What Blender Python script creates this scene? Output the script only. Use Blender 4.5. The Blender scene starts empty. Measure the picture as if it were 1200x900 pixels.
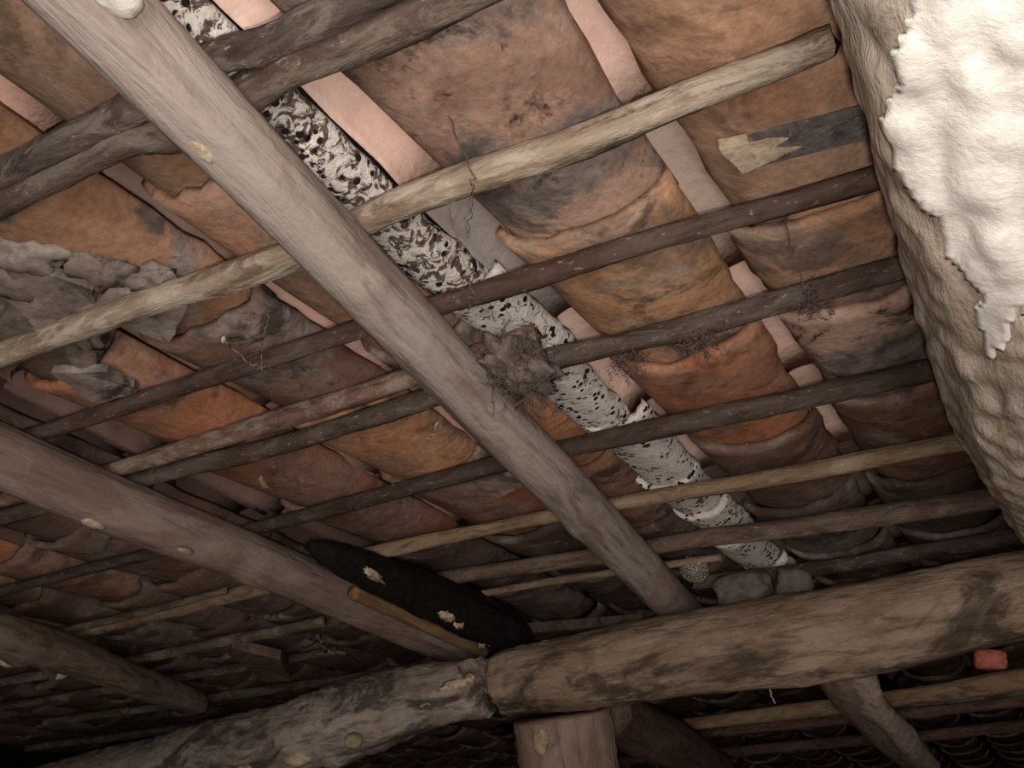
import bpy, bmesh, math, random
from mathutils import Vector, Matrix, noise

C = bpy.context.scene
COL = C.collection
R = random.Random(7)

# ------------------------------------------------------------------ frame of the roof
TH = math.radians(17.0)            # pitch of the roof
D = 0.75                           # the lens is this far under the tile bellies
CAM = Vector((0.0, 0.0, 1.55))
VS = Vector((1, 0, 0))                                  # along the laths
VT = Vector((0, math.cos(TH), -math.sin(TH)))           # down the slope
VN = Vector((0, math.sin(TH), math.cos(TH)))            # out of the roof


def W(s, t, h=0.0):
    """roof point: s along laths, t down the slope, h below the tile bellies"""
    return CAM + VS * s + VT * t + VN * (D - h)


# ------------------------------------------------------------------ camera
cam_d = bpy.data.cameras.new('camera')
cam = bpy.data.objects.new('camera', cam_d)
COL.objects.link(cam)
cam_d.sensor_width = 36.0
cam_d.lens = 33.6
cam_d.clip_start = 0.02
# camera axes given in the roof frame (s, t, n)
_r = Vector((0.87575918, -0.24208303, -0.41766215))
_d = Vector((0.48254064, 0.41360626, 0.77206502))
_n = Vector((-0.01415616, -0.87768199, 0.47903438))


def axis(i):
    return (VS * _r[i] + VT * _d[i] + VN * _n[i]).normalized()


ax, ay, az = axis(0), axis(1), axis(2)
rot = Matrix((ax, -ay, -az)).transposed()
cam.matrix_world = Matrix.Translation(CAM) @ rot.to_4x4()
C.camera = cam

# ------------------------------------------------------------------ world, lights, exposure
wd = bpy.data.worlds.new('world')
C.world = wd
wd.use_nodes = True
wd.node_tree.nodes['Background'].inputs[0].default_value = (1.0, 0.9, 0.8, 1)
wd.node_tree.nodes['Background'].inputs[1].default_value = 0.075

fl = bpy.data.lights.new('phone_flash', 'POINT')
fl.energy = 21.0
fl.shadow_soft_size = 0.012
fl.color = (1.0, 0.94, 0.90)
flo = bpy.data.objects.new('phone_flash', fl)
flo.location = CAM + ax * 0.02 + ay * 0.03
COL.objects.link(flo)

dl = bpy.data.lights.new('rear_fill', 'AREA')  # added fill behind the camera evens the flash falloff; no doorway is known
dl.shape = 'RECTANGLE'
dl.size, dl.size_y = 0.7, 1.2
dl.energy = 38.0
dl.color = (1.0, 0.93, 0.89)
dlo = bpy.data.objects.new('rear_fill', dl)
dlo.location = CAM + Vector((0.55, -1.3, -0.25))
dlo.rotation_euler = (W(-0.6, 1.6) - dlo.location).to_track_quat('-Z', 'Y').to_euler()
COL.objects.link(dlo)

C.view_settings.view_transform = 'Standard'
C.view_settings.look = 'None'
C.view_settings.gamma = 1.0
C.view_settings.use_curve_mapping = False
C.view_settings.exposure = 0.15


# ------------------------------------------------------------------ materials
def lin(c):
    return tuple(((v / 255 + 0.055) / 1.055) ** 2.4 if v > 10 else v / 255 / 12.92 for v in c)


class NT:
    def __init__(self, name):
        self.m = bpy.data.materials.new(name)
        self.m.use_nodes = True
        self.t = self.m.node_tree
        self.b = self.t.nodes['Principled BSDF']
        self.b.inputs['Specular IOR Level'].default_value = 0.2

    def n(self, typ, **kw):
        x = self.t.nodes.new(typ)
        for k, v in kw.items():
            setattr(x, k, v)
        return x

    def link(self, a, b):
        self.t.links.new(a, b)

    def coords(self, scale=(1, 1, 1)):
        tc = self.n('ShaderNodeTexCoord')
        oi = self.n('ShaderNodeObjectInfo')
        mp = self.n('ShaderNodeMapping')
        mp.inputs['Scale'].default_value = scale
        mul = self.n('ShaderNodeMath', operation='MULTIPLY')
        mul.inputs[1].default_value = 37.0
        self.link(oi.outputs['Random'], mul.inputs[0])
        cb = self.n('ShaderNodeCombineXYZ')
        for i in range(3):
            self.link(mul.outputs[0], cb.inputs[i])
        self.link(tc.outputs['Object'], mp.inputs['Vector'])
        self.link(cb.outputs[0], mp.inputs['Location'])
        return mp.outputs[0], oi

    def noise(self, v, scale, detail=4, rough=0.6, dist=0.0):
        x = self.n('ShaderNodeTexNoise')
        x.inputs['Scale'].default_value = scale
        x.inputs['Detail'].default_value = detail
        x.inputs['Roughness'].default_value = rough
        x.inputs['Distortion'].default_value = dist
        self.link(v, x.inputs['Vector'])
        return x.outputs['Fac']

    def ramp(self, f, lo, hi, a=0.0, b=1.0):
        x = self.n('ShaderNodeMapRange', interpolation_type='SMOOTHSTEP')
        x.inputs[1].default_value = lo
        x.inputs[2].default_value = hi
        x.inputs[3].default_value = a
        x.inputs[4].default_value = b
        self.link(f, x.inputs[0])
        return x.outputs[0]

    def math(self, op, a, b):
        x = self.n('ShaderNodeMath', operation=op)
        for i, v in enumerate((a, b)):
            if isinstance(v, (int, float)):
                x.inputs[i].default_value = v
            else:
                self.link(v, x.inputs[i])
        return x.outputs[0]

    def mix(self, f, a, b, mode='MIX'):
        x = self.n('ShaderNodeMix', data_type='RGBA', blend_type=mode)
        for k, v in ((0, f), (6, a), (7, b)):
            if isinstance(v, (int, float)):
                x.inputs[k].default_value = v
            elif isinstance(v, tuple):
                x.inputs[k].default_value = (*v, 1)
            else:
                self.link(v, x.inputs[k])
        return x.outputs[2]

    def bump(self, hgt, strength, dist=0.01, prev=None):
        x = self.n('ShaderNodeBump')
        x.inputs['Strength'].default_value = strength
        x.inputs['Distance'].default_value = dist
        self.link(hgt, x.inputs['Height'])
        if prev is not None:
            self.link(prev, x.inputs['Normal'])
        return x.outputs[0]

    def out(self, col, nrm=None, rough=0.9):
        self.link(col, self.b.inputs['Base Color'])
        if nrm is not None:
            self.link(nrm, self.b.inputs['Normal'])
        self.b.inputs['Roughness'].default_value = rough
        return self.m


def clay_material(name='fired_clay', clean=False):
    """fired clay; the object's colour gives the clay, its alpha how much soot and lime it carries"""
    k = NT(name)
    v, oi = k.coords()
    amt = oi.outputs['Alpha']
    big = k.noise(v, 5.5, 5, 0.6, 0.6)
    mid = k.noise(v, 16, 5, 0.65, 0.4)
    fine = k.noise(v, 90, 4, 0.7)
    vor = k.noise(v, 4.2, 6, 0.66, 0.7)
    base = oi.outputs['Color']
    dark = k.mix(1.0, base, (0.86, 0.80, 0.78) if clean else (0.58, 0.53, 0.50), 'MULTIPLY')
    c = k.mix(k.ramp(big, 0.35, 0.60), dark, base)
    warm = k.mix(1.0, base, (1.15, 1.02, 0.9), 'MULTIPLY')
    c = k.mix(k.ramp(mid, 0.5, 0.75, 0, 0.5), c, warm)
    # soot and grey lime bloom
    grey = k.mix(k.ramp(mid, 0.3, 0.7), lin((92, 82, 78)), lin((168, 152, 140)))
    c = k.mix(k.math('MULTIPLY', k.ramp(vor, 0.47, 0.56), amt), c, grey)
    soot = k.noise(v, 8, 6, 0.70, 0.5)
    c = k.mix(k.math('MULTIPLY', k.ramp(soot, 0.53, 0.64), k.math('ADD', k.math('MULTIPLY', amt, 0.75), 0.02 if clean else 0.2)), c, lin((40, 31, 27)))
    c = k.mix(k.ramp(fine, 0.35, 0.70, 0.0, 0.08 if clean else 0.30), c, lin((50, 38, 32)))
    c = k.mix(k.ramp(k.noise(v, 34, 6, 0.75, .5), 0.60, 0.72, 0, 0.5), c, lin((205, 185, 168)))
    nb = k.bump(mid, 0.35, 0.012)
    nb = k.bump(vor, 0.15, 0.02, nb)
    nb = k.bump(fine, 0.25, 0.003, nb)
    return k.out(c, nb, 0.88)


def wood_material(name, stretch=0.10, cracks=1.0, stain=0.0):
    """weathered pole; local Z runs along the grain, colour from the object, alpha is the pale flaking"""
    k = NT(name)
    v, oi = k.coords((1, 1, stretch))
    v2, _ = k.coords((1, 1, 0.4))
    amt = oi.outputs['Alpha']
    base = oi.outputs['Color']
    g1 = k.noise(v, 38, 6, 0.65, 0.5)
    g2 = k.noise(v, 120, 4, 0.7)
    bl = k.noise(v2, 9, 5, 0.6, 0.8)
    bl2 = k.noise(v2, 28, 5, 0.7, 0.8)
    dark = k.mix(1.0, base, (0.40, 0.36, 0.34), 'MULTIPLY')
    c = k.mix(k.ramp(g1, 0.30, 0.56), dark, base)
    c = k.mix(k.ramp(bl, 0.46, 0.60, 0.0, 0.65), c, k.mix(1.0, base, (0.62, 0.52, 0.46), 'MULTIPLY'))
    c = k.mix(k.ramp(bl2, 0.58, 0.72, 0, 0.5), c, k.mix(1.0, base, (1.35, 1.28, 1.2), 'MULTIPLY'))
    c = k.mix(k.ramp(g2, 0.55, 0.8, 0, 0.4), c, dark)
    fl_ = k.math('MULTIPLY', k.ramp(k.noise(v2, 22, 6, 0.75, 0.6), 0.47, 0.58), amt)
    c = k.mix(fl_, c, lin((206, 192, 174)))
    c = k.mix(k.ramp(k.noise(v2, 130, 3, 0.7), 0.62, 0.70, 0, 0.4 if stretch > .15 else 0.12), c, lin((190, 176, 160)))
    if stain:
        c = k.mix(k.ramp(k.noise(v2, 6.5, 6, 0.68, 0.8), 0.50, 0.60, 0, stain), c, lin((44, 36, 31)))
    nb = k.bump(g1, 0.6 * cracks, 0.010)
    nb = k.bump(bl2, 0.4, 0.008, nb)
    nb = k.bump(bl, 0.3, 0.02, nb)
    nb = k.bump(g2, 0.3, 0.002, nb)
    return k.out(c, nb, 0.85)


def whitewash_material(name, spots, lime=(236, 228, 216), leafy=False, thick=False):
    k = NT(name)
    v, oi = k.coords()
    n1 = k.noise(v, 26, 6, 0.75, 0.5)
    n2 = k.noise(v, 95, 4, 0.7)
    under = k.mix(k.ramp(n2, 0.3, 0.7), lin((66, 55, 50)), lin((120, 100, 88)))
    mask = k.ramp(k.noise(v, 46, 5, 0.7, 1.2), 0.46, 0.52) if leafy else k.ramp(n1, 0.26, 0.33) if thick else k.ramp(n1, 0.36, 0.42)
    wht = k.mix(k.ramp(n2, 0.3, 0.7), lin((216, 208, 196) if thick else (214, 204, 192)), lin(lime))
    c = k.mix(mask, under, wht)
    if spots:
        vo = k.n('ShaderNodeTexVoronoi')
        vo.inputs['Scale'].default_value = 78
        k.link(v, vo.inputs['Vector'])
        dot = k.ramp(vo.outputs['Distance'], 0.36, 0.44, 1, 0)
        gate = k.ramp(k.noise(v, 24, 2, 0.5), 0.49, 0.53)
        c = k.mix(k.math('MULTIPLY', dot, gate), c, lin((38, 30, 28)))
    nb = k.bump(n1, 0.25 if thick else 0.7, 0.012)
    nb = k.bump(n2, 0.2 if thick else 0.5, 0.004, nb)
    return k.out(c, nb, 0.6 if thick else 0.95)


def gap_shade_material():  # near-black that paints the shade of the gap by the brown rafter
    k = NT('gap_shade_black')
    v, oi = k.coords()
    n1 = k.noise(v, 11, 4, 0.6, 0.8)
    n2 = k.noise(v, 60, 5, 0.7)
    c = k.mix(k.ramp(n2, 0.3, 0.7), lin((12, 9, 8)), lin((32, 25, 21)))
    return k.out(c, k.bump(n2, 0.5, 0.006), 0.9)


def plain(name, rgb, rgb2=None, scale=30, rough=0.9):
    k = NT(name)
    v, oi = k.coords()
    f = k.noise(v, scale, 5, 0.7, 0.4)
    c = k.mix(k.ramp(f, 0.3, 0.7), lin(rgb2 or tuple(x * 0.6 for x in rgb)), lin(rgb))
    return k.out(c, k.bump(f, 0.5, 0.006), rough)


M_CLAY = clay_material()
M_CLEAN = clay_material('clean_pink_clay', True)
M_WOOD = wood_material('weathered_wood')
M_ROUGH = wood_material('rough_barked_wood', 0.22, 1.4)
M_STAINED = wood_material('sooty_stained_log', 0.22, 1.6, 0.75)
M_WHITE = whitewash_material('limewashed_clay_with_black_spots', True)
M_LEAFY = whitewash_material('flaky_limewashed_clay', True, leafy=True)
M_LIME = whitewash_material('thick_limewash', False, (238, 230, 218), thick=True)
M_GAP_SHADE = gap_shade_material()
M_BED = plain('earth_bedding', (58, 46, 40))
M_FLOOR = plain('trodden_earth', (120, 98, 80), None, 6)
M_STONE = plain('grey_stone', (128, 120, 108), (88, 80, 72), 22)
M_WEB = plain('dusty_cobweb', (128, 112, 104), (84, 72, 66), 60)
M_STRAW = plain('dry_straw', (188, 166, 138), (130, 108, 84), 60)
M_PALE = plain('pale_splintered_wood', (212, 194, 168), (160, 138, 112), 60)
M_BRICK = plain('pink_brick', (206, 120, 100), (150, 82, 66), 60)
M_WIRE = plain('rusty_wire', (120, 104, 90), (80, 64, 54), 60)
M_WEAVE = None


def weave_material():
    k = NT('woven_netting')
    v, oi = k.coords()
    ch = k.n('ShaderNodeTexChecker')
    ch.inputs['Scale'].default_value = 240
    k.link(v, ch.inputs['Vector'])
    c = k.mix(ch.outputs['Fac'], lin((40, 34, 30)), lin((190, 178, 160)))
    return k.out(c, None, 0.9)


M_WEAVE = weave_material()


# ------------------------------------------------------------------ builders
def tag(o, label=None, cat=None, group=None, kind=None):
    if label:
        o['label'] = label
    if cat:
        o['category'] = cat
    if group:
        o['group'] = group
    if kind:
        o['kind'] = kind
    return o


def paint(o, rgb, a=0.0):
    o.color = (*lin(rgb), a)
    return o


def mesh_obj(name, verts, faces, mat, parent=None, world=None, smooth=True):
    me = bpy.data.meshes.new(name)
    me.from_pydata(verts, [], faces)
    me.materials.append(mat)
    if smooth:
        me.polygons.foreach_set('use_smooth', [True] * len(me.polygons))
    me.update()
    o = bpy.data.objects.new(name, me)
    COL.objects.link(o)
    if parent is not None:
        o.parent = parent
        if world is not None:
            o.matrix_basis = parent.matrix_basis.inverted() @ world   # parents here are unparented
    elif world is not None:
        o.matrix_basis = world
    return o


def frame_along(p0, p1):
    z = (p1 - p0).normalized()
    x = VN.cross(z)
    if x.length < 1e-4:
        x = VS.copy()
    x.normalize()
    y = z.cross(x)
    m = Matrix((x, y, z)).transposed().to_4x4()
    m.translation = p0
    return m


def catmull(pts, u):
    n = len(pts) - 1
    f = min(max(u, 0), 0.999999) * n
    i = int(f)
    w = f - i
    a = pts[max(i - 1, 0)]
    b = pts[i]
    c = pts[i + 1]
    d = pts[min(i + 2, n)]
    return 0.5 * ((2 * b) + (c - a) * w + (2 * a - 5 * b + 4 * c - d) * w * w + (3 * b - a - 3 * c + d) * w ** 3)


def tube_data(P, rad, rings, seg, rough=0.10, ridges=0.06, seed=0.0, flat=1.0, knots=(), endj=0.3, cap=True):
    """noisy tapering tube through the world points P; returns verts in the frame of the first point, faces, frame"""
    fr = frame_along(P[0], P[-1])
    inv = fr.inverted()
    L = [inv @ p for p in P]
    rd = [Vector((r, 0, 0)) for r in rad]
    total = (P[-1] - P[0]).length
    verts, faces = [], []
    x, y = Vector((1, 0, 0)), Vector((0, 1, 0))
    for i in range(rings + 1):
        u = i / rings
        c = catmull(L, u)
        r = catmull(rd, u).x if len(rd) > 1 else rad[0]
        zz = u * total
        wob = noise.noise(Vector((zz * 2.2, seed, 3.1))) * r * rough * 1.6
        wob2 = noise.noise(Vector((zz * 2.2, seed, 9.7))) * r * rough * 1.6
        for j in range(seg):
            a = 2 * math.pi * j / seg
            ca, sa = math.cos(a), math.sin(a)
            q = Vector((ca * 1.2 + seed, sa * 1.2, zz * 5.0 / max(1, r * 40)))
            k = 1 + rough * noise.noise(q * 1.0) + ridges * noise.noise(Vector((ca * 4 + seed, sa * 4, zz * 2.5)))
            k += 0.5 * ridges * noise.noise(Vector((ca * 6, sa * 6 + seed, zz * 30)))
            for (ku, ka, ks, kh) in knots:
                da = math.atan2(math.sin(a - ka), math.cos(a - ka)) * r
                dz = zz - ku * total
                k += kh * math.exp(-(da * da + dz * dz) / (ks * ks))
            p = c + x * (ca * r * k + wob) + y * (sa * r * k * flat + wob2)
            if i in (0, rings):
                p.z += r * endj * noise.noise(Vector((ca * 2 + seed, sa * 2, i * 1.0)))
            verts.append(p)
    for i in range(rings):
        for j in range(seg):
            a = i * seg + j
            b = i * seg + (j + 1) % seg
            faces.append((a, b, b + seg, a + seg))
    if cap:
        for base, flip in ((0, True), (rings * seg, False)):
            c = sum((verts[base + j] for j in range(seg)), Vector()) / seg
            ci = len(verts)
            verts.append(c)
            for j in range(seg):
                a, b = base + j, base + (j + 1) % seg
                faces.append((b, a, ci) if flip else (a, b, ci))
    return verts, faces, fr


def pole(name, pts, rad, mat, rgb, label, cat, group=None, alpha=0.0, rings=60, seg=20, parent=None, **kw):
    P = [W(*p) for p in pts]
    v, f, fr = tube_data(P, rad, rings, seg, seed=R.uniform(0, 50), **kw)
    o = mesh_obj(name, v, f, mat, parent, fr)
    paint(o, rgb, alpha)
    return tag(o, label, cat, group)


def strand_mesh(lines, r, seg=4):
    """thin fibres; lines are lists of world points"""
    verts, faces = [], []
    for ln in lines:
        n = len(ln)
        b0 = len(verts)
        for i, p in enumerate(ln):
            d = (ln[min(i + 1, n - 1)] - ln[max(i - 1, 0)]).normalized()
            x = d.orthogonal().normalized()
            y = d.cross(x)
            rr = r * (1 - 0.5 * i / n)
            for j in range(seg):
                a = 2 * math.pi * j / seg
                verts.append(p + x * math.cos(a) * rr + y * math.sin(a) * rr)
        for i in range(n - 1):
            for j in range(seg):
                a = b0 + i * seg + j
                b = b0 + i * seg + (j + 1) % seg
                faces.append((a, b, b + seg, a + seg))
    return verts, faces


def strands(name, lines, r, mat, label, cat, parent=None, kind=None, group=None):
    v, f = strand_mesh(lines, r)
    o0 = lines[0][0]
    m = Matrix.Translation(o0)
    o = mesh_obj(name, [p - o0 for p in v], f, mat, parent, m)
    return tag(o, label, cat, group, kind)


def lump(name, at, size, mat, rgb=None, parent=None, seed=0.0, rot=(0, 0, 0), sub=3, amp=0.25, freq=1.6, boxy=0.0):
    bm = bmesh.new()
    bmesh.ops.create_icosphere(bm, subdivisions=sub, radius=1.0)
    for v in bm.verts:
        p = v.co.copy()
        if boxy:
            m = max(abs(p.x), abs(p.y), abs(p.z))
            p = p.lerp(p / m * 0.85, boxy)
        k = 1 + amp * noise.fractal(p * freq + Vector((seed, seed * 2, 0)), 0.8, 2.0, 3)
        v.co = Vector((p.x * size[0], p.y * size[1], p.z * size[2])) * k
    me = bpy.data.meshes.new(name)
    bm.to_mesh(me)
    bm.free()
    me.materials.append(mat)
    me.polygons.foreach_set('use_smooth', [True] * len(me.polygons))
    o = bpy.data.objects.new(name, me)
    COL.objects.link(o)
    base = Matrix((VS, VT, VN)).transposed().to_4x4()
    base.translation = at
    from mathutils import Euler
    w = base @ Euler(rot).to_matrix().to_4x4()
    if parent is not None:
        o.parent = parent
        o.matrix_basis = parent.matrix_basis.inverted() @ w
    else:
        o.matrix_basis = w
    if rgb:
        paint(o, rgb)
    return o


def slab(name, pts, hs, thick, mat, parent=None, rgb=None, alpha=0.0, jag=0.0, seed=0.0):
    """flat irregular piece: outline in roof (s,t), lying h below the tile bellies, with thickness"""
    out = []
    n = len(pts)
    for i in range(n):
        a, b = pts[i], pts[(i + 1) % n]
        for q in range(4):
            w = q / 4
            s = a[0] + (b[0] - a[0]) * w
            t = a[1] + (b[1] - a[1]) * w
            h = hs[i] + (hs[(i + 1) % n] - hs[i]) * w
            j = jag * noise.noise(Vector((s * 60 + seed, t * 60, 1)))
            j2 = jag * noise.noise(Vector((s * 60 + seed, t * 60, 7)))
            out.append((s + j, t + j2, h))
    o0 = W(*out[0])
    lo = [W(*p) - o0 for p in out]
    up = [W(p[0], p[1], p[2] - thick) - o0 for p in out]
    m = len(out)
    verts = lo + up
    faces = [tuple(range(m)), tuple(range(2 * m - 1, m - 1, -1))]
    faces += [(i + m, (i + 1) % m + m, (i + 1) % m, i) for i in range(m)]
    o = mesh_obj(name, verts, faces, mat, parent, Matrix.Translation(o0), smooth=False)
    if rgb:
        paint(o, rgb, alpha)
    return o


ROOF = Matrix((VS, VT, VN)).transposed().to_4x4()


def in_view(s, t, h=0.0, mx=1.6):
    p = W(s, t, h) - CAM
    z = p.dot(az)
    if z < 0.25:
        return False
    return abs(p.dot(ax) / z) < 0.536 * mx and -0.402 * mx < p.dot(ay) / z < 0.402 * mx


# ------------------------------------------------------------------ setting: ground and roof skin
def box_obj(name, lo, hi, mat):
    v = [(x, y, z) for x in (lo[0], hi[0]) for y in (lo[1], hi[1]) for z in (lo[2], hi[2])]
    f = [(0, 1, 3, 2), (4, 6, 7, 5), (0, 4, 5, 1), (2, 3, 7, 6), (0, 2, 6, 4), (1, 5, 7, 3)]
    return mesh_obj(name, v, f, mat, smooth=False)


fo = box_obj('floor', (-14, -3, -0.1), (4, 14, 0), M_FLOOR)
tag(fo, 'trodden earth ground under the shed', None, None, 'structure')

# ceiling: the earth bedding over the tiles; the tiles are its parts
bed_m = ROOF.copy()
bed_m.translation = W(0, 0, -0.15)
bv = [(-14, -1.6, 0), (3, -1.6, 0), (3, 14, 0), (-14, 14, 0), (-14, -1.6, 0.05), (3, -1.6, 0.05), (3, 14, 0.05), (-14, 14, 0.05)]
bf = [(0, 3, 2, 1), (4, 5, 6, 7), (0, 1, 5, 4), (1, 2, 6, 5), (2, 3, 7, 6), (3, 0, 4, 7)]
ceiling = mesh_obj('ceiling', bv, bf, M_BED, None, bed_m, False)
tag(ceiling, 'underside of an old pitched roof of clay barrel tiles', None, None, 'structure')


def tile_mesh(name, width, depth, length, seed, taper=0.84, thick=0.013, drop=0.020, chip=0.012, up=False, nx=14, ny=12):
    """barrel tile: x across, y down the slope, belly at z=0 (a cover has its crown up)"""
    verts, faces = [], []
    for layer in (0, 1):
        for i in range(ny + 1):
            u = i / ny
            w = width / 2 * (1 - (1 - taper) * u) - layer * thick * 0.6
            dp = depth * (1 - 0.12 * u)
            for j in range(nx + 1):
                a = math.radians(-82 + 164 * j / nx)
                ca, sa = math.cos(a), math.sin(a)
                bend = 0.006 * noise.noise(Vector((sa * 1.5 + seed, u * 2.0, 0.4)))
                z = dp * (1 - abs(ca) ** 0.9) + drop * u + bend
                z = z + layer * thick
                x = w * sa
                y = u * length
                if i == 0:
                    y += chip * (noise.noise(Vector((sa * 2.2 + seed, 2.0, 0))) + 0.5 * noise.noise(Vector((sa * 7 + seed, 5.0, 0))))
                if j in (0, nx):
                    x += 0.009 * noise.noise(Vector((u * 7, seed, 4.0 + j))) + 0.005 * noise.noise(Vector((u * 23, seed, 8.0 + j)))
                if up:
                    z = depth - z + thick
                verts.append((x, y, z))
    n1 = (ny + 1) * (nx + 1)
    r = nx + 1
    for i in range(ny):
        for j in range(nx):
            a = i * r + j
            faces.append((a, a + r, a + r + 1, a + 1))
            b = n1 + a
            faces.append((b, b + 1, b + r + 1, b + r))
    for j in range(nx):
        faces.append((j, j + 1, n1 + j + 1, n1 + j))
        e = ny * r + j
        faces.append((e, n1 + e, n1 + e + 1, e + 1))
    for i in range(ny):
        a = i * r
        faces.append((a, n1 + a, n1 + a + r, a + r))
        b = i * r + nx
        faces.append((b, b + r, n1 + b + r, n1 + b))
    me = bpy.data.meshes.new(name)
    me.from_pydata(verts, [], faces)
    me.polygons.foreach_set('use_smooth', [True] * len(me.polygons))
    me.update()
    return me


CEIL_INV = bed_m.inverted()


def clay(c):
    g = sum(c) / 3
    return tuple(min(250, (g + (v - g) * 0.82) * 1.17) for v in c)


def place_tile(name, me, s, t, z, rgb, a, yaw=0.0, roll=0.0, mat=None, label=None):
    o = bpy.data.objects.new(name, me)
    COL.objects.link(o)
    o.parent = ceiling
    m = ROOF @ Matrix.Rotation(yaw, 4, 'Z') @ Matrix.Rotation(roll, 4, 'Y')
    m.translation = W(s, t, -z)
    o.matrix_basis = CEIL_INV @ m
    paint(o, clay(rgb), a)
    if label:
        o['label'] = label
    return o


# each column: centre s, width at the wide end, list of (t of the lip, clay colour with far dimness painted in, soot and lime)
TAN, ORANGE, BROWN, FAR_DIM, PINK, GREY = (182, 144, 118), (180, 116, 82), (158, 126, 108), (84, 66, 58), (224, 182, 164), (166, 152, 142)  # the darkest is for far tiles: failing light painted into the clay
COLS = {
    -0.11: (0.256, [(0.05, (184, 138, 108), .2), (0.50, (196, 148, 114), .3), (1.03, (196, 146, 112), .75), (1.27, (186, 150, 128), 1.0), (1.585, (120, 84, 64), .6), (2.02, FAR_DIM, .6), (2.4, FAR_DIM, .6)]),
    -0.385: (0.256, [(0.02, BROWN, .4), (0.40, (172, 136, 116), 1.0), (0.905, (196, 146, 104), .6), (1.285, (186, 116, 76), .35), (1.66, (112, 80, 64), .5), (2.04, FAR_DIM, .5), (2.4, FAR_DIM, .5)]),
    -0.745: (0.205, [(0.10, (150, 112, 82), .3), (0.605, (172, 124, 92), .4), (1.05, (130, 96, 78), .9), (1.30, (184, 122, 82), .3), (1.60, (136, 98, 78), .7), (1.98, FAR_DIM, .5), (2.35, FAR_DIM, .5)]),
    -1.000: (0.245, [(0.15, (134, 96, 66), .2), (0.52, (158, 114, 84), 1.0), (0.84, (126, 92, 76), .8), (1.17, (196, 138, 96), .4), (1.49, (150, 92, 64), .6), (1.88, FAR_DIM, .5), (2.25, FAR_DIM, .4)]),
    -1.275: (0.245, [(0.12, (122, 84, 56), .2), (0.48, (112, 90, 76), .9), (0.84, (180, 114, 76), .45), (1.18, (150, 96, 72), .4), (1.50, (132, 84, 64), .5), (1.86, FAR_DIM, .5), (2.25, FAR_DIM, .4)]),
}
LIGHT = {k: v for k, v in COLS.items()}


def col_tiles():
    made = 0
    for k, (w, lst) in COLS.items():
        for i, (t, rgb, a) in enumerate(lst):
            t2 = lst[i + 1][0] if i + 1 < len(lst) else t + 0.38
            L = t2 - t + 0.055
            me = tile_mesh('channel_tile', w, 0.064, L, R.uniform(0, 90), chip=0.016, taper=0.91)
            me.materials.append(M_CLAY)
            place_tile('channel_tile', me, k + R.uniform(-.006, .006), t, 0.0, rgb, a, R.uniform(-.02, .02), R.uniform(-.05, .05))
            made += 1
    return made


col_tiles()

# the rest of the roof, columns of the same tiles seen at a flatter angle
var = []
for i in range(6):
    me = tile_mesh('channel_tile', 0.245, 0.064, 0.435, R.uniform(0, 90), chip=0.02)
    me.materials.append(M_CLAY)
    var.append(me)
cvar = []
for i in range(5):
    me = tile_mesh('cover_tile', 0.135, 0.050, 0.44, R.uniform(0, 90), up=True, taper=0.9, nx=10, ny=5)
    me.materials.append(M_CLEAN)
    cvar.append(me)

far_cols = [(0.18, 0.0), (-1.68, 0.0), (-1.96, 0.0), (-2.24, 0), (-2.52, 0), (-2.80, 0), (-3.08, 0), (-3.36, 0), (-3.64, 0), (-3.92, 0), (-4.20, 0), (-4.48, 0), (-4.76, 0)]
near_cols = [(k, 2.66) for k in COLS] + [(-1.47, 2.9)]
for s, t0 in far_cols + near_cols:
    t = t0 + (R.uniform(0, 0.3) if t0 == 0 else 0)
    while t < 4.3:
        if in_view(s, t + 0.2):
            rgb = R.choice([(176, 108, 70), (150, 106, 82), (124, 92, 76), (110, 84, 70)]) if t < 1.9 else R.choice([(92, 70, 60), (80, 62, 54), (98, 70, 58)])  # darker choices further down paint the weak light into the clay
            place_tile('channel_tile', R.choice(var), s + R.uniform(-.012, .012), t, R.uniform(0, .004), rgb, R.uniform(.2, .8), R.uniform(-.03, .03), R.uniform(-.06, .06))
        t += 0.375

# too far to tell one from another: the last rows as one piece
fv, ff = [], []
s = -7.0
while s < 1.2:
    t = 4.3 + R.uniform(0, .2)
    while t < 10:
        if in_view(s, t + .2):
            me = R.choice(var)
            b0 = len(fv)
            fv += [(v.co.x + s, v.co.y + t, v.co.z - 0.15) for v in me.vertices]
            ff += [tuple(i + b0 for i in pl.vertices) for pl in me.polygons]
        t += .375
    s += .28
fo_ = mesh_obj('channel_tiles', fv, ff, M_CLAY, ceiling, bed_m)
paint(fo_, (92, 66, 56), .5)  # dimness of the last rows is put into the colour
fo_['kind'] = 'stuff'

# cover tiles over the gaps, seen as clean pink strips
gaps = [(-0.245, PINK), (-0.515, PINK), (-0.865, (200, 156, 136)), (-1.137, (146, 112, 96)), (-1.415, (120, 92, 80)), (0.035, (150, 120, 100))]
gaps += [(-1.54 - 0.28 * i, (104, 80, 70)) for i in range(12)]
for s, rgb in gaps:
    t = -0.02 + R.uniform(0, .1)
    while t < 4.6:
        if in_view(s, t + 0.2, -0.07):
            c = rgb
            if abs(s + 0.515) < .01 and 0.62 < t + .2 < 1.0:
                c = (150, 140, 132)
            if abs(s + 0.245) < .01 and 0.7 < t + .2 < 0.98:
                c = (186, 164, 148)
            if abs(s + 0.865) < .01 and 0.5 < t + .2 < 0.85:
                c = (132, 104, 90)
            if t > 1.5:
                c = tuple(v * 0.5 for v in c)  # halved so the colour carries the weak light on far covers
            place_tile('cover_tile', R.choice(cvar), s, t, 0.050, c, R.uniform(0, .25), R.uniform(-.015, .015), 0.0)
        t += 0.36

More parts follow.
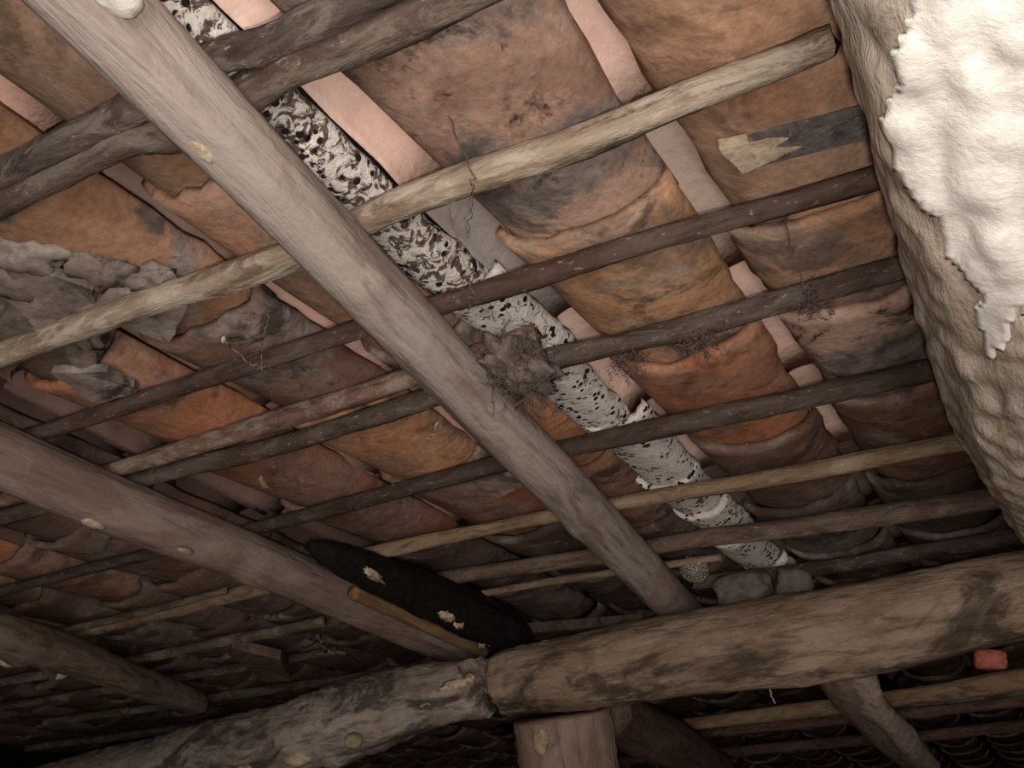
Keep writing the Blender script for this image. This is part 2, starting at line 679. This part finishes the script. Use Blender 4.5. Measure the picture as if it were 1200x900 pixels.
# the narrow column of whitened tiles
WL = 'narrow clay tile under flaky lime with black spots'
wl = [(0.22, -0.61, .09), (0.60, -0.612, .105), (0.955, -0.597, .125), (1.16, -0.60, .115), (1.455, -0.588, .140), (1.765, -0.595, .135), (1.96, -0.59, .13), (2.17, -0.59, .13), (2.42, -0.58, .13)]
for i, (t, s, w) in enumerate(wl):
    t2 = wl[i + 1][0] if i + 1 < len(wl) else t + .3
    me = tile_mesh('narrow_tile', w, w * .42, t2 - t + 0.05, R.uniform(0, 90), taper=0.9, chip=0.02, drop=0.018, nx=16, ny=12)
    me.materials.append(M_LEAFY if t < .95 else M_WHITE)
    place_tile('narrow_tile', me, s, t, -0.004, (255, 255, 255), 0, R.uniform(-.03, .03), R.uniform(-.08, .08), label=WL)
# broken bits of tile and mortar lodged between the tiles
sh = [([(-1.13, .60), (-1.05, .57), (-1.00, .66), (-1.06, .74), (-1.15, .70)], GREY, .8),
      ([(-1.06, .70), (-.97, .69), (-.93, .77), (-1.02, .82)], GREY, .6),
      ([(-1.22, .67), (-1.16, .66), (-1.14, .79), (-1.20, .83)], (120, 104, 92), .8),
      ([(-1.32, .62), (-1.24, .61), (-1.22, .74), (-1.30, .76)], (110, 92, 80), .8),
      ([(-1.24, .79), (-1.16, .83), (-1.19, .92), (-1.26, .89)], GREY, .9)]
sh += [([(-.60, .46), (-.545, .455), (-.55, .475), (-.60, .485)], (250, 240, 225), .0),
       ([(-.92, 1.50), (-.84, 1.49), (-.80, 1.56), (-.90, 1.60)], (170, 140, 122), .5)]
for pts, rgb, a in sh:
    slab('tile_shard', pts, [R.uniform(-.005, .03) for _ in pts], 0.014, M_CLAY, ceiling, rgb, a, 0.012, R.uniform(0, 9))

for k, (ls, lt, a_, b_) in enumerate([(-1.04, .585, .055, .030), (-.985, .655, .045, .040), (-1.10, .62, .040, .045), (-.93, .70, .035, .020), (-1.13, .74, .03, .05)]):
    ml = lump('mortar_lump', W(ls, lt, .000), (a_, b_, .014), M_CLAY, GREY, ceiling, 30.0 + k * 2.7, (0, 0, .3), 3, .6, 1.7)
    ml.color[3] = .55
# ------------------------------------------------------------------ laths
GL = None
LTH = [
    # pts, radii, colour, flake, label
    ([(-2.3, .445, .017), (-.90, .457, .017), (-.577, .455, .017), (-.426, .465, .017), (.22, .46, .017)], [.016, .017, .018, .016], (92, 80, 73), .16,
     'dark sooty lath, upper of the touching pair near the pale knot'),
    ([(-2.3, .50, .02), (-.936, .486, .02), (-.618, .497, .02), (-.338, .506, .02), (.22, .50, .02)], [.021, .021, .022, .021], (98, 82, 72), .14,
     'thick dark lath, lower of the touching pair near the pale knot'),
    ([(-2.3, .70, .02), (-1.257, .712, .02), (-.772, .731, .02), (-.501, .723, .02), (-.233, .727, .02), (-.034, .727, .02)], [.018, .018, .019, .020, .019, .016], (166, 148, 128), .55,
     'pale flaking lath with a snapped end beside the limewashed log'),
    ([(-2.3, .90, .016), (-1.4, .918, .016), (-.752, .926, .016), (-.379, .938, .016), (.22, .970, .016)], [.014, .0145, .015, .015, .014], (92, 74, 65), .05,
     'thin dark straight lath below the pale flaking lath'),
    ([(-1.9, 1.09, .018), (-1.412, 1.096, .018), (-1.1, 1.098, .018), (-.753, 1.082, .018), (-.535, 1.062, .018)], [.015, .017, .018, .013], (128, 100, 86), .3,
     'reddish split lath that stops under the cobwebbed rafter'),
    ([(-2.6, 1.145, .018), (-1.466, 1.15, .018), (-1.109, 1.172, .018), (-.781, 1.150, .018), (-.557, 1.143, .018), (-.279, 1.157, .018), (.22, 1.166, .018)], [.017, .017, .018, .017, .018, .017], (94, 80, 71), .08,
     'knobbly dark lath with cobweb tufts over an orange tile'),
    ([(-3.4, 1.50, .02), (-2.311, 1.482, .02), (-1.48, 1.466, .02), (-.609, 1.445, .02), (-.23, 1.459, .02), (.22, 1.461, .02)], [.013, .013, .015, .019, .019, .018], (80, 67, 59), .05,
     'dark lath crossing the lower edge of the orange tile'),
    ([(-3.4, 1.88, .02), (-2.523, 1.862, .02), (-1.775, 1.806, .02), (-1.275, 1.73, .02), (-.708, 1.749, .02), (-.227, 1.781, .02), (.22, 1.788, .02)], [.022, .022, .020, .015, .017, .017], (146, 122, 96), .15,
     'light brown lath running under the last whole whitened tile'),
    ([(-1.7, 1.98, .022), (-1.2, 2.0, .022), (-.73, 2.034, .022), (-.292, 2.101, .022), (.22, 2.11, .022)], [.018, .02, .022, .023], (106, 86, 74), .1,
     'brown lath next above the big crossbeam'),
    ([(-1.62, 2.16, .022), (-1.216, 2.154, .022), (-.955, 2.155, .022), (-.62, 2.19, .022)], [.009, .010, .009], (140, 118, 98), .2,
     'thin crooked stick between the two big rafters'),
    ([(-3.4, 2.22, .02), (-2.497, 2.204, .02), (-1.792, 2.15, .02)], [.017, .017, .015], (116, 98, 84), .2,
     'grey lath ending under the rafter with the white knot hole'),
    ([(-3.4, 1.80, .03), (-2.6, 1.815, .03), (-1.80, 1.765, .03)], [.009, .010, .009], (110, 94, 80), .2,
     'thin stick lying against the thick light lath'),
    ([(-3.9, 2.52, .02), (-3.0, 2.50, .02), (-2.0, 2.47, .02)], [.016, .016, .015], (96, 84, 72), .2,
     'dull lath crossing behind the forked branch'),
    ([(-3.9, 2.86, .02), (-3.0, 2.84, .02), (-1.9, 2.80, .02)], [.016, .018, .016], (104, 92, 78), .2,
     'lath just beyond the tip of the forked branch'),
    ([(-.75, 2.36, .02), (-.4, 2.40, .02), (.22, 2.385, .02)], [.019, .020, .018], (84, 70, 62), .1,
     'dark lath hugging the top of the big crossbeam'),
    ([(-1.30, 2.96, .02), (-.6, 2.95, .02), (.15, 2.97, .02)], [.016, .018, .017], (86, 76, 68), .2,
     'first dark lath beyond the big crossbeam'),
    ([(-1.02, 3.50, .07), (-.86, 3.49, .07)], [.016, .015], (176, 158, 134), .3,
     'short pale stub of lath beyond the post'),
    ([(-1.35, 3.72, .15), (-.70, 3.64, .15), (-.1, 3.50, .15), (.3, 3.46, .15)], [.022, .028, .030, .028], (156, 126, 98), .2,
     'long light brown pole across the space beyond the crossbeam'),
    ([(-1.6, 4.05, .10), (-.8, 4.0, .10), (.3, 3.95, .10)], [.020, .022, .022], (96, 78, 68), .2,
     'dark pole behind the long light brown pole'),
    ([(-2.2, 4.5, .06), (-.8, 4.5, .06), (.5, 4.45, .06)], [.024, .026, .026], (112, 82, 70), .1,
     'last reddish lath deep in the shadow beyond the crossbeam'),
    ([(-2.6, 5.3, .05), (-.8, 5.25, .05), (.7, 5.2, .05)], [.026, .028, .026], (104, 80, 70), .1,
     'barely lit pole behind the last reddish lath'),
    ([(-4.6, 3.3, .02), (-3.4, 3.28, .02), (-2.0, 3.2, .02)], [.018, .019, .018], (104, 92, 78), .2,
     'faint lath low in the dark corner over the sagging beam'),
]
laths = []
for i, (pts, rad, rgb, a, lab) in enumerate(LTH):
    laths.append(pole('roof_lath', pts, rad, M_ROUGH, rgb, lab, 'lath', 'laths under the tiles', a, rings=90, seg=12, rough=0.22, ridges=0.16, endj=0.8))

# flat board and stub
bo = slab('batten_board', [(-.178, .828), (-.03, .850), (.06, .865), (.06, .910), (-.03, .896), (-.166, .874)], [.012] * 6, .012, M_ROUGH, None, (118, 110, 106), .0, .004)
tag(bo, 'short flat grey board with a bare pale end against tan tile', 'board')
slab('bare_end', [(-.181, .826), (-.128, .837), (-.108, .846), (-.126, .855), (-.098, .868), (-.168, .878)], [.0135] * 6, .015, M_PALE, bo, None, 0, .003)
bs = slab('broken_board', [(-2.20, 2.20), (-2.13, 2.14), (-2.08, 2.30), (-2.22, 2.52), (-2.30, 2.48)], [.06, .06, .07, .08, .08], .03, M_WOOD, None, (112, 92, 78), .1, .01)
tag(bs, 'squat broken board wedged above the sagging beam', 'board')
b8 = slab('thick_slab_board', [(-1.40, 2.50), (-1.0, 2.60), (-.86, 2.62), (-.86, 2.70), (-1.42, 2.60)], [.04] * 5, .03, M_ROUGH, None, (108, 90, 78), .1, .012)
tag(b8, 'rough slab lying flat just above the crossbeam between rafters', 'board')

# ------------------------------------------------------------------ rafters
raf = pole('rafter', [(-.53, -.05, .078), (-.565, .324, .078), (-.60, .62, .078), (-.640, .95, .08), (-.70, 1.5, .082), (-.765, 2.05, .078), (-.83, 2.55, .066)],
           [.040, .041, .041, .043, .048, .051, .053], M_WOOD, (176, 161, 150),
           'pale round rafter with a bright knot and a cobweb on its side', 'rafter', 'round rafters', 0.12, rings=150, seg=28, rough=0.07, ridges=0.05,
           knots=[(.13, -1.2, .022, .16), (.40, -2.4, .03, .10), (.7, -.6, .035, .10), (.86, -2.2, .03, .12)])
raf2 = pole('rafter', [(-1.40, .30, .09), (-1.421, .85, .09), (-1.443, 1.433, .09), (-1.475, 2.15, .085), (-1.50, 2.45, .08)],
            [.050, .052, .053, .056, .056], M_WOOD, (150, 130, 119), 'brown rafter with a white knot hole running into the beam joint', 'rafter', 'round rafters', 0.08,
            rings=130, seg=26, rough=0.08, ridges=0.07, knots=[(.47, -2.6, .03, .18), (.52, -1.6, .03, .12)])
sis = pole('rafter', [(-1.372, 1.74, .105), (-1.380, 2.1, .112), (-1.395, 2.38, .112)], [.016, .020, .020], M_WOOD, (148, 118, 88),
           'slim yellowish pole lying along the brown rafter at the joint', 'rafter', None, 0.0, rings=50, seg=14, rough=0.1)
ch = pole('gap_shade', [(-1.305, 1.50, .070), (-1.298, 1.62, .070), (-1.295, 2.0, .072), (-1.295, 2.28, .075), (-1.29, 2.38, .078)],
          [.012, .038, .060, .060, .05], M_GAP_SHADE, (255, 255, 255), 'black filler for the shaded gap along the brown rafter, with white patches', 'pole', None, 0,
          rings=80, seg=20, rough=.25, ridges=.2, endj=.8)  # stands in for the shade of a gap; its blackness is painted
for k, (ps, pt_, ph, a_, b_) in enumerate([(-1.262, 1.975, .124, .018, .040), (-1.272, 2.045, .128, .012, .022), (-1.252, 1.66, .105, .010, .045), (-1.31, 2.24, .132, .014, .022)]):
    lp = lump('lime_patch', W(ps, pt_, ph), (a_, b_, .008), M_PALE, None, ch, k * 3.1, (0, 0, .25), 3, .7, 2.6)
    lp['label'] = 'pale lime patch'
br = pole('branch_rafter', [(-2.16, .30, .15), (-2.18, .80, .15), (-2.20, 1.12, .155), (-2.22, 1.45, .15), (-2.34, 1.75, .13), (-2.50, 2.15, .12), (-2.66, 2.55, .11)],
          [.046, .047, .048, .050, .050, .048, .042], M_WOOD, (134, 116, 98), 'knotty forked branch used as a rafter in the dark corner', 'rafter', 'round rafters', 0.1,
          rings=100, seg=22, rough=0.16, ridges=0.10, knots=[(.42, -2.4, .05, .35), (.55, -1.4, .04, .25)])
pole('fork', [(-2.28, 1.62, .17), (-2.42, 1.78, .18), (-2.60, 1.86, .17)], [.022, .016, .011], M_WOOD, (134, 116, 98), None, None, None, .1, rings=24, seg=10, parent=br)
lg = pole('log_rafter', [(.135, -.1, .185), (.138, .3, .185), (.125, .8, .185), (.132, 1.3, .185), (.145, 1.72, .180), (.16, 1.96, .17)],
          [.150, .150, .152, .150, .140, .110], M_ROUGH, (186, 172, 154), 'thick log with thick limewash on its side, close overhead', 'rafter', 'round rafters', 0.35,
          rings=420, seg=200, rough=0.07, ridges=0.08, knots=[(.35, -2.4, .05, .06)])


# limewash crust over the lower flank of the thick log
def crust(owner, seg, rings, a1, u1, lift, name, mat, label):
    me = owner.data
    vs, fs, idx = [], [], {}
    for i in range(rings):
        for j in range(seg):
            a = 2 * math.pi * (j + .5) / seg
            a = a if a < math.pi else a - 2 * math.pi
            u = i / rings
            edge = a1 + .22 * noise.noise(Vector((u * 14, 1, 2))) + .10 * noise.noise(Vector((u * 50, 5, 2))) - .25 * u / u1
            tail = u1 * (1 + .14 * noise.noise(Vector((a * 4, 3, 1))) + .08 * noise.noise(Vector((a * 12, 3, 1))) + .10 * (-.7 - a))
            if not (-2.95 < a < edge and u < tail):
                continue
            q = [i * seg + j, i * seg + (j + 1) % seg, (i + 1) * seg + (j + 1) % seg, (i + 1) * seg + j]
            f = []
            for v in q:
                if v not in idx:
                    p_ = me.vertices[v].co
                    nn = me.vertices[v].normal
                    idx[v] = len(vs)
                    vs.append(p_ + nn * (lift * (1 + .9 * noise.noise(p_ * 30))))
                f.append(idx[v])
            fs.append(tuple(f))
    o = mesh_obj(name, vs, fs, mat, owner, owner.matrix_basis)
    md = o.modifiers.new('thickness', 'SOLIDIFY')
    md.thickness = 0.006
    o['label'] = label
    return o


crust(lg, 200, 420, -.46, .40, .004, 'limewash', M_LIME, 'thick white limewash with a ragged edge')

# ------------------------------------------------------------------ crossbeam, sagging beam, post, strut
cb = pole('crossbeam', [(-1.255, 2.24, .24), (-1.1, 2.235, .24), (-.75, 2.22, .232), (-.4, 2.22, .228), (.0, 2.20, .20), (.5, 2.2, .19)],
          [.078, .088, .094, .098, .088, .085], M_STAINED, (156, 134, 112), 'stout brown log crossbeam resting on the post', 'beam', 'crossbeams', 0.10,
          rings=150, seg=32, rough=0.10, ridges=0.09, knots=[(.55, -2.0, .05, .08), (.85, -1.3, .05, .12)])
sb = pole('crossbeam', [(-4.4, 2.85, .37), (-3.4, 2.62, .345), (-2.6, 2.42, .325), (-2.0, 2.27, .30), (-1.6, 2.22, .275), (-1.285, 2.17, .255)],
          [.105, .105, .105, .10, .092, .075], M_STAINED, (172, 158, 146), 'grey knobbly beam sagging away from the post joint', 'beam', 'crossbeams', 0.25,
          rings=150, seg=30, rough=0.16, ridges=0.12, knots=[(.45, -2.0, .05, .2), (.7, -1.6, .05, .2), (.3, -1.6, .05, .2)])
# white splintered wood at the joint
for k, (c_, z_) in enumerate([((-1.315, 2.095, .262), (.050, .010, .012)), ((-1.375, 2.115, .292), (.048, .008, .009)), ((-1.275, 2.105, .250), (.016, .010, .012))]):
    sp_ = lump('splinter', W(*c_), z_, M_PALE, None, sb, 20.0 + k, (0, -.12, -.12), 3, .45, 2.4)
    sp_['label'] = 'bare pale splinter at the joint'

pt = W(-1.10, 2.26, .331)
pv = [Vector((pt.x + 0.0, pt.y, -0.0)), Vector((pt.x - .005, pt.y, 0.6)), Vector((pt.x + .005, pt.y, 1.0)), pt]
v, f, fr = tube_data(pv, [.128, .124, .120, .122], 90, 32, seed=3.3, rough=0.07, ridges=0.08, knots=[(.93, -1.5, .03, .06)], endj=0.02)
post = mesh_obj('post', v, f, M_WOOD, None, fr)
paint(post, (146, 124, 110), .06)
tag(post, 'upright round timber post carrying the crossbeam', 'post')

st = pole('strut', [(-.445, 2.40, .215), (-.50, 3.0, .24), (-.57, 4.6, .24)], [.062, .065, .07], M_WOOD, (164, 142, 126),
          'square tie timber with a frayed pale edge beyond the crossbeam', 'timber', None, 0.05, rings=80, seg=20, rough=0.06, ridges=0.05)
pole('frayed_edge', [(-.395, 2.40, .235), (-.445, 3.0, .27), (-.51, 4.5, .275)], [.030, .038, .040], M_ROUGH, (226, 202, 188), 'pale frayed bark edge', None, None, .6,
     rings=80, seg=10, parent=st, rough=0.3, ridges=0.35)
b2 = pole('strut', [(-1.085, 2.49, .285), (-1.12, 3.0, .29), (-1.24, 3.9, .29)], [.075, .08, .08], M_WOOD, (104, 82, 72),
          'dark slanting brace running from behind the post', 'timber', None, 0.05, rings=60, seg=18, rough=0.1)

# ------------------------------------------------------------------ stones, brick, netting on the crossbeam
stn = lump('stone', W(-.60, 2.285, .085), (.075, .05, .05), M_STONE, None, None, 2.0, (.1, .1, -.3), 3, .18, 1.4, .6)
tag(stn, 'blocky grey stone sitting on the crossbeam below the whitened tiles', 'stone')
st2 = lump('stone', W(-.50, 2.37, .07), (.05, .05, .045), M_STONE, None, None, 5.0, (0, .2, .3), 3, .18, 1.4, .6)
tag(st2, 'small grey stone tucked behind the blocky one', 'stone')
nt = lump('netting', W(-.700, 2.22, .03), (.034, .05, .03), M_WEAVE, None, None, 8.0, (0, 0, .3), 3, .3, 1.3)
tag(nt, 'scrunched piece of woven netting beside the blocky stone', 'netting')
bk = lump('brick', W(-.125, 2.85, .20), (.045, .04, .028), M_BRICK, None, None, 4.0, (.1, .1, .2), 3, .08, 1.4, .85)
tag(bk, 'pink broken brick glimpsed past the end of the crossbeam', 'brick')

# ------------------------------------------------------------------ knots and splinters on the rafters
def knot(owner, at, size, mat, rot=(0, 0, 0), seed=0.0, label='pale cut knot'):
    o = lump('knot', at, size, mat, None, owner, seed, rot, 3, .18, 1.6)
    o['label'] = label
    return o


knot(raf, W(-.512, .303, .116), (.017, .024, .008), M_LIME, (0, 0, .2), 1.0, 'bright bare knot')
knot(raf, W(-.585, .47, .112), (.009, .020, .008), M_PALE, (0, 0, .2), 2.0)
knot(raf2, W(-1.423, 1.055, .143), (.013, .026, .007), M_PALE, (0, 0, .1), 3.0, 'white knot hole')
knot(raf2, W(-1.40, 1.25, .142), (.012, .02, .006), M_STRAW, (0, 0, .1), 4.0)
knot(br, W(-2.28, 1.53, .19), (.022, .03, .018), M_PALE, (0, 0, .1), 5.0)
knot(br, W(-2.36, 1.74, .175), (.022, .03, .018), M_PALE, (0, 0, .1), 6.0)
knot(sb, W(-1.88, 2.19, .385), (.04, .03, .02), M_PALE, (.3, 0, .1), 7.0)
knot(sb, W(-1.66, 2.15, .36), (.025, .02, .02), M_STRAW, (.3, 0, .1), 8.0)
knot(sb, W(-2.10, 2.22, .40), (.03, .02, .02), M_PALE, (.3, 0, .1), 9.0)
knot(post, W(-1.10, 2.15, .40), (.022, .012, .035), M_STRAW, (0, 0, .1), 10.0, 'pale ring shaped knot')

# ------------------------------------------------------------------ cobwebs, hanging threads, straws
def sag(a, b, n=14, wob=.006, drop=0.0, seed=0.0):
    out = []
    for i in range(n):
        u = i / (n - 1)
        p = a.lerp(b, u)
        p = p + Vector((noise.noise(Vector((u * 5, seed, 0))), noise.noise(Vector((u * 5, seed, 4))), noise.noise(Vector((u * 5, seed, 8))))) * wob
        p.z -= drop * 4 * u * (1 - u)
        out.append(p)
    return out


def fuzz(center, size, n, ln, seed):
    rr = random.Random(seed)
    out = []
    for i in range(n):
        c = center + VS * rr.gauss(0, size[0]) + VT * rr.gauss(0, size[1]) - VN * rr.gauss(0, size[2])
        d = Vector((rr.gauss(0, 1), rr.gauss(0, 1), rr.gauss(0, 1))).normalized() * ln * rr.uniform(.4, 1.2)
        out.append(sag(c, c + d, 7, ln * .35, 0, rr.uniform(0, 50)))
    return out


web = lump('cobweb', W(-.562, 1.06, .062), (.034, .060, .030), M_WEB, None, None, 3.0, (0, 0, -.3), 4, .55, 1.8)
tag(web, 'dusty grey cobweb clump clinging to the pale rafter beside whitened tiles', 'cobweb')
strands('fibres', fuzz(W(-.565, 1.07, .065), (.020, .040, .022), 260, .050, 5), .0007, M_WEB, None, None, web, 'stuff')
for k, (c, lab) in enumerate([(W(-.322, 1.158, .042), 'small cobweb tuft under the knobbly dark lath over orange tile'),
                              (W(-.435, 1.165, .040), 'dusty tuft on the knobbly dark lath near the whitened tiles'),
                              (W(-.155, 1.15, .040), 'cobweb tuft where the dirty hanging string meets the knobbly lath')]):
    w2 = strands('cobweb_tuft', fuzz(c, (.014, .010, .010), 70, .030, 20 + k), .0007, M_WEB, lab, 'cobweb', None, 'stuff')

thr = [
    ([(-.405, .620, .030), (-.425, .700, .036), (-.445, .735, .048), (-.485, .79, .045)], .0011, M_WEB, 'twisted cobweb thread crossing the pale flaking lath'),
    ([(-.470, .730, .052), (-.500, .80, .05), (-.525, .87, .06), (-.560, .915, .055)], .0009, M_STRAW, 'pale straw thread hanging over the whitened tiles'),
    ([(-.135, .955, .020), (-.150, 1.00, .010), (-.158, 1.06, .016), (-.160, 1.14, .040)], .0016, M_WEB, 'dirty string dangling down the tan tile beside the pink strip'),
    ([(-.795, .79, .045), (-.86, .85, .04), (-.93, .925, .04)], .0010, M_STRAW, 'thin dry stem hanging from the pale flaking lath'),
    ([(-.93, .925, .034), (-.98, 1.02, .05), (-1.06, 1.12, .05), (-1.16, 1.22, .05)], .0008, M_WEB, 'long cobweb thread trailing down to the straw wisp'),
    ([(-.925, .838, .03), (-.925, .87, .034), (-.93, .90, .036), (-.915, .928, .034)], .0011, M_STRAW, 'bent twig with a white tip above the thin dark lath'),
    ([(-.78, 1.18, .05), (-.80, 1.20, .06), (-.82, 1.21, .06)], .0012, M_PALE, 'tiny white splinter on the reddish split lath'),
    ([(-1.737, 2.06, .09), (-1.75, 2.12, .12), (-1.72, 2.16, .12), (-1.80, 2.30, .10), (-1.86, 2.42, .09)], .008, M_WIRE, 'bent rusty wire under the brown rafter by the joint'),
    ([(-.92, 2.30, .12), (-.915, 2.31, .145), (-.92, 2.31, .17)], .0012, M_STRAW, 'short straw sticking out over the middle of the crossbeam'),
    ([(-.60, 2.40, .27), (-.602, 2.41, .31), (-.595, 2.41, .33)], .0030, M_PALE, 'white drip hanging under the crossbeam in the dark'),
]
for k, (pts, r, m, lab) in enumerate(thr):
    P_ = [W(*q) for q in pts]
    ln = []
    for i in range(len(P_) - 1):
        seg_ = sag(P_[i], P_[i + 1], 9, .006, .0, k * 3 + i)
        seg_[0], seg_[-1] = P_[i], P_[i + 1]
        ln += seg_ if i == 0 else seg_[1:]
    nm, ct = ('hanging_thread', 'thread') if r < .002 else (('hanging_strip', 'strip') if r < .005 else ('bent_wire', 'wire'))
    strands(nm, [ln], r, m, lab, ct)
wi = lump('straw_wisp', W(-1.20, 1.235, .05), (.006, .030, .004), M_STRAW, None, None, 6.0, (0, 0, .5), 3, .4, 2.0)
tag(wi, 'papery straw wisp hanging at the end of a cobweb thread', 'straw')
tp = lump('white_tip', W(-.923, .835, .03), (.004, .010, .004), M_PALE, None, None, 6.0, (0, 0, .8), 2, .3, 2.0)
tag(tp, 'white seed husk on the tip of the bent twig', 'husk')
